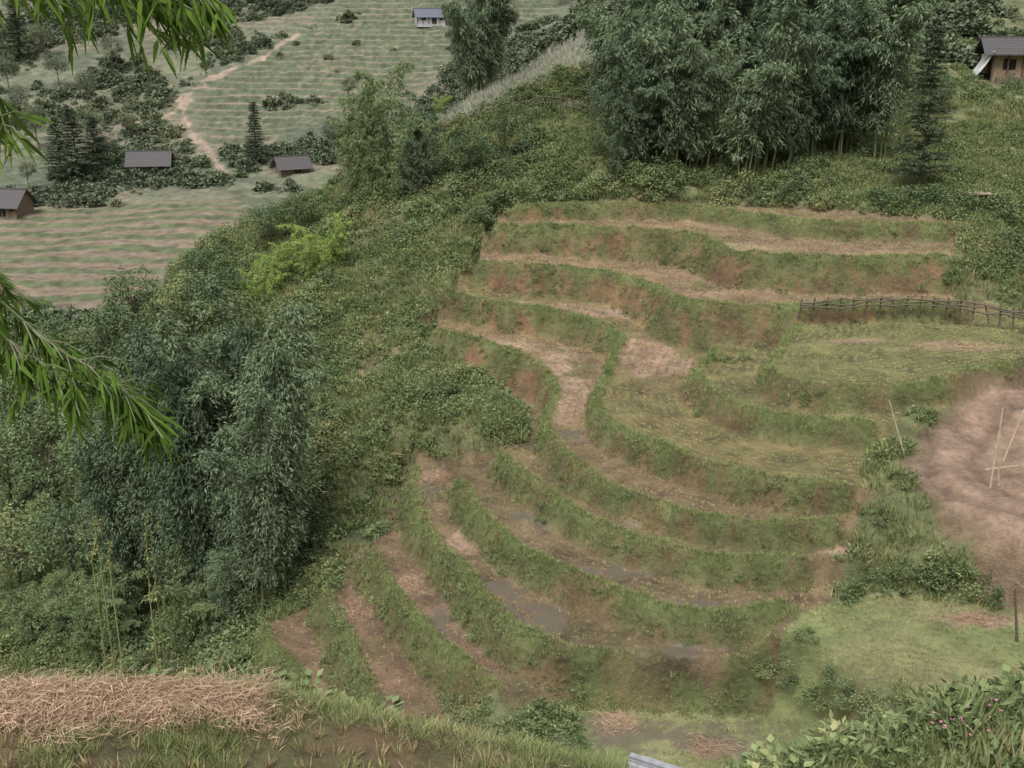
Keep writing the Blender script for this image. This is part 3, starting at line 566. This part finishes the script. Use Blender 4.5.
bamboo(hit(322,275),4.6,16,.9,'l',1.2); bamboo(hit(262,302),4.2,16,1,'l',1.3); bamboo(hit(285,270),3.2,8,1,'l',1.3); bamboo(hit(440,112),3.5,10,1.2,'l',1.2)
q=PY(480,100,86); bamboo((q[0],q[1],0),14,26,1.1,'d',.75)
put('conifer_tree',fir_me[0],hit(918,192),1.0); put('conifer_tree',fir_me[1],hit(257,165),(1.3,1.3,1.05))
for a,b,s_ in [(78,182,1.2),(62,180,1.0),(98,172,.9),(640,60,1),(20,60,1.2)]: put('conifer_tree',fir_me[rng.integers(0,2)],hit(a,b),(s_*1.7,s_*1.7,s_))
for a,b,s_,k in [(30,470,1.1,0),(80,450,1.0,1),(10,520,1.1,1),(60,540,1,2),(110,520,.9,0),(20,600,.9,3),(80,590,.8,1),(130,580,.8,3),(120,430,1.0,2),(60,400,1.0,0),(150,400,.9,3),(100,380,.9,3),(20,410,1.0,2),(140,350,.8,0),(200,345,.8,3),
  (180,350,.7,3),(225,330,.7,1),(240,360,.7,3),(205,300,.6,1),(345,175,.5,3),(270,250,.55,1),(300,235,.5,3),(940,115,.5,1),(505,160,.5,2),(470,185,.5,0),(20,30,1.1,4),(60,25,1.1,4),(100,20,1,4),(45,60,1,4),(10,95,1,4),(90,110,1,4),(115,75,1,4),(150,20,.9,4),(20,130,1,4),(110,170,.8,4),(560,6,1,4),(350,105,.7,4),(330,150,.6,4),(90,150,1,4),(40,150,1,4),(130,140,.7,4),(60,90,1,4),(30,190,.6,4)]:
    put('broadleaf_tree',tree_me[k],hit(a,b),s_)
# ------------------------------------------------------------ structures
M_roof=plain('dark_shingle_roof',(.095,.088,.09),.8,8,.4,.4,(8,1,1)); M_wall=plain('plank_wall',(.22,.16,.12),.85,3,.35,.3,(6,6,.4)); M_tan=plain('bamboo_mat_wall',(.36,.27,.18),.8,6,.3)
M_white=plain('white_plaster',(.5,.5,.5),.8,3,.1); M_dark=plain('dark_opening',(.015,.013,.012),.9); M_tarp=plain('white_tarp',(.62,.63,.62),.5,2,.15,.6); M_grey=plain('grey_sheet_roof',(.30,.31,.33),.8,6,.3)
M_blue=plain('slate_blue_roof',(.13,.14,.18),.7,6,.25)
def hut(name,loc,w,d,h,rz,wall,roof,rise=.35,over=.6):
    e=link(bpy.data.objects.new(name,None)); e.location=loc; e.rotation_euler=(0,0,rz)
    def part(n_,mb,mats): return link(bpy.data.objects.new(n_,mb.mesh(n_,mats)),e)
    mb=MB(); mb.box((0,0,h/2-.3),(w,d,h+.6)); rz_=d*rise
    for sx_ in (-1,1):
        x=sx_*(w/2-.05); mb.add([(x-.05,-d/2,h),(x+.05,-d/2,h),(x+.05,d/2,h),(x-.05,d/2,h),(x-.05,-.05,h+rz_),(x+.05,-.05,h+rz_),(x+.05,.05,h+rz_),(x-.05,.05,h+rz_)],[(0,1,5,4),(2,3,7,6),(1,2,6,5),(3,0,4,7),(4,5,6,7)])
    part('walls',mb,[wall])
    mb=MB(); hw=w/2+over; hd=d/2+over; ez=h-over*rise*2+.06; tz=h+rz_+.1
    for s1 in (-1,1):
        nst=9
        for i in range(nst):
            a=i/nst; b=(i+1)/nst+.02
            y0,z0=s1*hd*(1-a),ez+(tz-ez)*a; y1,z1=s1*hd*(1-b),ez+(tz-ez)*b
            lift=.035
            mb.add([(-hw,y0,z0+lift),(hw,y0,z0+lift),(hw,y1,z1),(-hw,y1,z1),(-hw,y0,z0-.06),(hw,y0,z0-.06),(hw,y1,z1-.08),(-hw,y1,z1-.08)],[(0,1,2,3),(4,5,6,7),(0,1,5,4),(2,3,7,6),(1,2,6,5),(3,0,4,7)])
    mb.box((0,0,tz+.02),(2*hw,.3 if w>2 else .1,.12 if w>2 else .05)); part('roof',mb,[roof])
    mb=MB(); mb.box((w*.1,-d/2-.02,h*.42),(min(.9,w*.3),.08,h*.84)); part('door',mb,[M_dark])
    mb=MB(); mb.box((-w*.28,-d/2-.02,h*.6),(min(.9,w*.2),.08,h*.3)); mb.box((w*.36,-d/2-.02,h*.6),(min(.7,w*.15),.08,h*.3)); part('windows',mb,[M_dark])
    mb=MB()
    for x in np.linspace(-w/2,w/2,6): mb.box((x,-d/2-.06,h/2-.1),(.14 if w>2 else .05,.1,h))
    part('posts',mb,[M_wood]); return e
p=hit(151,172); hut('wooden_barn',p,5.4,3.6,1.5,.15,M_wall,M_roof,.42)
p=hit(8,214); hut('wooden_barn',p,5.2,3.6,1.6,-.2,M_wall,M_roof,.45)
p=hit(292,172); hut('wooden_barn',p,4.0,3.0,1.0,.5,M_wall,M_roof,.4)
p=hit(430,24); hut('farm_house',p,5.6,3.4,1.5,.25,M_white,M_blue,.38,.5)
p=hit(1012,84); e=hut('wooden_farm_house',(p[0]+1.3,p[1]+1.0,p[2]),5.5,4.5,2.5,-.25,M_tan,M_roof,.2,.8)
mb=MB(); V=[];Qs=[]
for i in range(11):
    for j in range(5): V.append((-2.85-1.2*j/4+.08*math.sin(i*2+j),-3.1+.35*i,2.5-2.0*j/4+.07*math.sin(i*3.1+j*1.7)))
for i in range(10):
    for j in range(4): Qs.append((i*5+j,i*5+j+1,i*5+j+6,i*5+j+5))
mb.add(V,Qs); link(bpy.data.objects.new('tarp',mb.mesh('tarp',[M_tarp])),e)
mb=MB(); mb.box((0,-2.8,.2),(5.0,.5,.7)); link(bpy.data.objects.new('plinth',mb.mesh('plinth',[M_wood])),e)
p=PY(655,757,14.0); hut('field_shelter',(p[0],p[1]+.1,p[2]-1.86),.62,1.0,1.25,-.5,M_wall,M_grey,.3,.08)
fp=[PZ(a,b,z) for a,b,z in [(800,311,-12.1),(840,310,-12.1),(880,308,-12.1),(920,308,-12.1),(960,311,-12.15),(1000,318,-12.3),(1040,324,-12.4),(1090,328,-12.4)]]
fp=catmull(fp,3); mb=MB()
for i,q in enumerate(fp):
    mb.box((q[0],q[1],q[2]+.1+rng.normal(0,.05)),(.06,.06,.95),0,rng.uniform(0,1),rng.normal(0,.1))
for hh in (.15,.32,.45):
    L=[(q[0],q[1]-.06,q[2]+hh+rng.normal(0,.05)) for q in fp]; mb.tube(L,.035,5)
link(bpy.data.objects.new('wooden_fence',mb.mesh('wooden_fence',[M_wood])))
fp=catmull([hit(a,b) for a,b in [(440,140),(480,122),(520,112),(560,108),(600,118)]],6); mb=MB()
for q in fp:
    z=hgt(q[0],q[1]); mb.box((q[0],q[1],z+.4),(.07,.07,1.1),0,rng.uniform(0,1),rng.normal(0,.1))
for hh in (.35,.7): mb.tube([(q[0],q[1],hgt(q[0],q[1])+hh+rng.normal(0,.05)) for q in fp],.04,5)
link(bpy.data.objects.new('wooden_fence',mb.mesh('wooden_fence',[M_wood])))
def pole(name,a,b,r=.03,mat=M_pole):
    mb=MB(); A=np.array(a);B=np.array(b); mb.tube([A+(B-A)*t for t in np.linspace(0,1,8)],np.linspace(r,r*.6,8),6); return link(bpy.data.objects.new(name,mb.mesh(name,[mat])))
a=hit(905,458); pole('bamboo_pole',a,PY(889,400,a[1]+.3),.035)
a=hit(990,488); pole('bamboo_pole',a,PY(1003,408,a[1]+.5),.04); a=hit(998,487); pole('bamboo_pole',a,PY(1000,425,a[1]+.2),.04); 
a=hit(985,470); pole('bamboo_pole',a,hit(1018,466),.04); a=hit(1003,462); pole('bamboo_pole',a,PY(1024,410,a[1]+.4),.04)
a=hit(1017,642); pole('utility_post',a,PY(1015,590,a[1]),.045,M_wood)
b=PY(960,525,a[1]+7); c=PY(1060,612,a[1]-1)
mb=MB(); A=np.array(b);B=np.array(c); mb.tube([A+(B-A)*t-np.array((0,0,.25))*4*t*(1-t) for t in np.linspace(0,1,14)],.012,4); link(bpy.data.objects.new('overhead_wire',mb.mesh('overhead_wire',[M_grey])))
p=hit(975,206); mb=MB(); mb.box((0,0,.7),(1.5,.6,.07)); [mb.box((x,y,.3),(.07,.07,.8)) for x in(-.6,.6) for y in(-.2,.2)]
o=link(bpy.data.objects.new('wooden_bench',mb.mesh('wooden_bench',[M_pole]))); o.location=p
mb=MB()
for a,b,t_ in [(100,560,505),(150,600,510),(158,605,530),(92,560,520),(110,570,540)]:
    p=np.array(PY(a,b,36.5)); q=np.array(PY(a+rng.normal(0,5)-4,t_,36.6)); base=p.copy(); base[2]=hgt(p[0],p[1])
    mb.tube([base,p,(p+q)/2,q],[.03,.025,.02,.01],5)
    for k in range(26):
        t=rng.random(); c=p+(q-p)*t; mb.leaves([c]*2,rng.normal(size=(2,3)),.16,.07)
link(bpy.data.objects.new('seed_stalk_plant',mb.mesh('seed_stalk_plant',[leafmat('seed_heads',(.2,.22,.09),(.28,.28,.12))])))
mb=MB()
for i in range(26):
    p=PZ(rng.uniform(925,1030),rng.uniform(712,745),-8.1); z=hgt(p[0],p[1]); hh=rng.uniform(.2,.34); c=np.array((p[0],p[1],z+hh))
    mb.tube([(p[0],p[1],z),c],.005,3,1); an=np.arange(5)*1.256; mb.leaves(np.repeat(c[None],5,0),np.c_[np.cos(an),np.sin(an),an*0+.3],.03,.025,0)
link(bpy.data.objects.new('pink_wildflowers',mb.mesh('pink_wildflowers',[M_pink,M_grass])))
# ------------------------------------------------------------ overhanging bamboo beside the viewpoint
mb=MB()
def spray(pts,nt,tl=.22,ll=.17,lw=.02,dn=.6):
    pl=catmull(pts,8); mb.tube(pl,np.linspace(.010,.003,len(pl)),5,1); T=np.gradient(pl,axis=0)
    for i in range(nt):
        t=rng.uniform(.1,1)**.8; k=min(len(pl)-1,int(t*(len(pl)-1))); c=pl[k]; dr=T[k]/np.linalg.norm(T[k])+rng.normal(0,.55,3)+np.array((0,0,-dn*.6)); dr/=np.linalg.norm(dr)
        L=tl*rng.uniform(.4,1.2); e_=c+dr*L+np.array((0,0,-.12*L)); mb.tube([c,(c+e_)/2+np.array((0,0,.02)),e_],[.004,.003,.002],3,1)
        for j in range(6):
            u=rng.uniform(.25,1); q=c+(e_-c)*u; D=dr*.8+rng.normal(0,.5,3)+np.array((0,0,-dn)); 
            D/=np.linalg.norm(D); l_=ll*rng.uniform(.5,1.1); s_=np.cross(D,rng.normal(size=3)+np.array((0,0,1.2))); s_/=np.linalg.norm(s_); w_=lw*rng.uniform(.7,1.2)
            dp=np.array((0,0,-1.)); e1=s_*w_*.5; e2=s_*w_*.38
            V=[q,q+D*l_*.25-e1,q+D*l_*.25+e1,q+D*l_*.65-e2+dp*l_*.05,q+D*l_*.65+e2+dp*l_*.05,q+D*l_+dp*l_*.14]
            m1_=(V[1]+V[2])/2; m2_=(V[3]+V[4])/2
            mb.add([V[0],V[1],m1_,V[2],V[3],m2_,V[4],V[5]],[(0,1,2,3),(1,4,5,2),(3,2,5,6),(4,7,6,5)],0)
def Y(*p): return PY(*p)
root=(-3.9,5.2,hgt(-3.9,5.2)-.2)
c1=catmull([root,(-3.95,5.2,-2),(-3.7,5.1,.5),(-3.0,5.0,2.2)],10); mb.tube(c1,np.linspace(.045,.02,len(c1)),7,1)
c2=catmull([(-4.3,5.6,root[2]),(-4.3,5.6,-3),(-3.9,5.5,-1),(-3.3,5.4,-.3)],10); mb.tube(c2,np.linspace(.04,.015,len(c2)),7,1)
spray([(-3.2,5.0,1.9),Y(-60,-90,5),Y(40,-50,4.9),Y(140,-25,4.8),Y(205,-2,4.7)],60)
spray([(-3.2,5.0,1.9),Y(-60,-60,5),Y(20,-25,4.9),Y(100,-12,4.8),Y(165,0,4.7)],34)
spray([(-3.4,5.05,1.5),Y(-70,-40,5),Y(-40,20,5),Y(-8,90,5),Y(6,130,4.9)],26,.15)
spray([(-3.6,5.1,.6),Y(-90,40,5),Y(-40,90,5),Y(-10,150,5)],14,.14)
spray([(-3.3,5.4,-.3),Y(-60,240,5.3),Y(0,300,5.2),Y(60,350,5.1),Y(105,375,5),Y(148,412,5)],72)
spray([(-3.3,5.4,-.3),Y(-60,260,5.3),Y(-10,320,5.2),Y(30,360,5.1),Y(80,385,5)],44)
spray([(-3.5,5.4,-.5),Y(-80,230,5.3),Y(-30,262,5.2),Y(10,285,5.2)],14)
link(bpy.data.objects.new('overhanging_bamboo_plant',mb.mesh('overhanging_bamboo_plant',[M_nearb,M_culm])))
# ------------------------------------------------------------ light, world, camera
w_=bpy.data.worlds.new('World'); sc.world=w_; w_.use_nodes=True; nt=w_.node_tree; nt.nodes.clear()
out=nt.nodes.new('ShaderNodeOutputWorld'); bg=nt.nodes.new('ShaderNodeBackground'); sky=nt.nodes.new('ShaderNodeTexSky'); sky.sky_type='NISHITA'; sky.sun_disc=False
sky.sun_elevation=math.radians(62); sky.sun_rotation=math.radians(200); sky.dust_density=4; sky.air_density=1
hs=nt.nodes.new('ShaderNodeHueSaturation'); hs.inputs['Saturation'].default_value=.18
nt.links.new(sky.outputs[0],hs.inputs['Color']); nt.links.new(hs.outputs[0],bg.inputs[0]); bg.inputs[1].default_value=.15; nt.links.new(bg.outputs[0],out.inputs[0])
sl=bpy.data.lights.new('sun','SUN'); sl.energy=2.7; sl.angle=math.radians(35); sl.color=(1,.97,.93); so=link(bpy.data.objects.new('sun',sl))
az=math.radians(200); el=math.radians(62); dv=Vector((math.sin(az)*math.cos(el),math.cos(az)*math.cos(el),math.sin(el))); so.rotation_euler=dv.to_track_quat('Z','Y').to_euler(); so.location=(0,0,60)
cam=bpy.data.cameras.new('camera'); cam.lens=38; cam.sensor_width=36; cam.clip_start=.1; cam.clip_end=2000
co=link(bpy.data.objects.new('camera',cam)); co.rotation_euler=(math.radians(72),0,0); sc.camera=co
sc.view_settings.view_transform='Standard'; sc.view_settings.look='None'; sc.view_settings.exposure=0
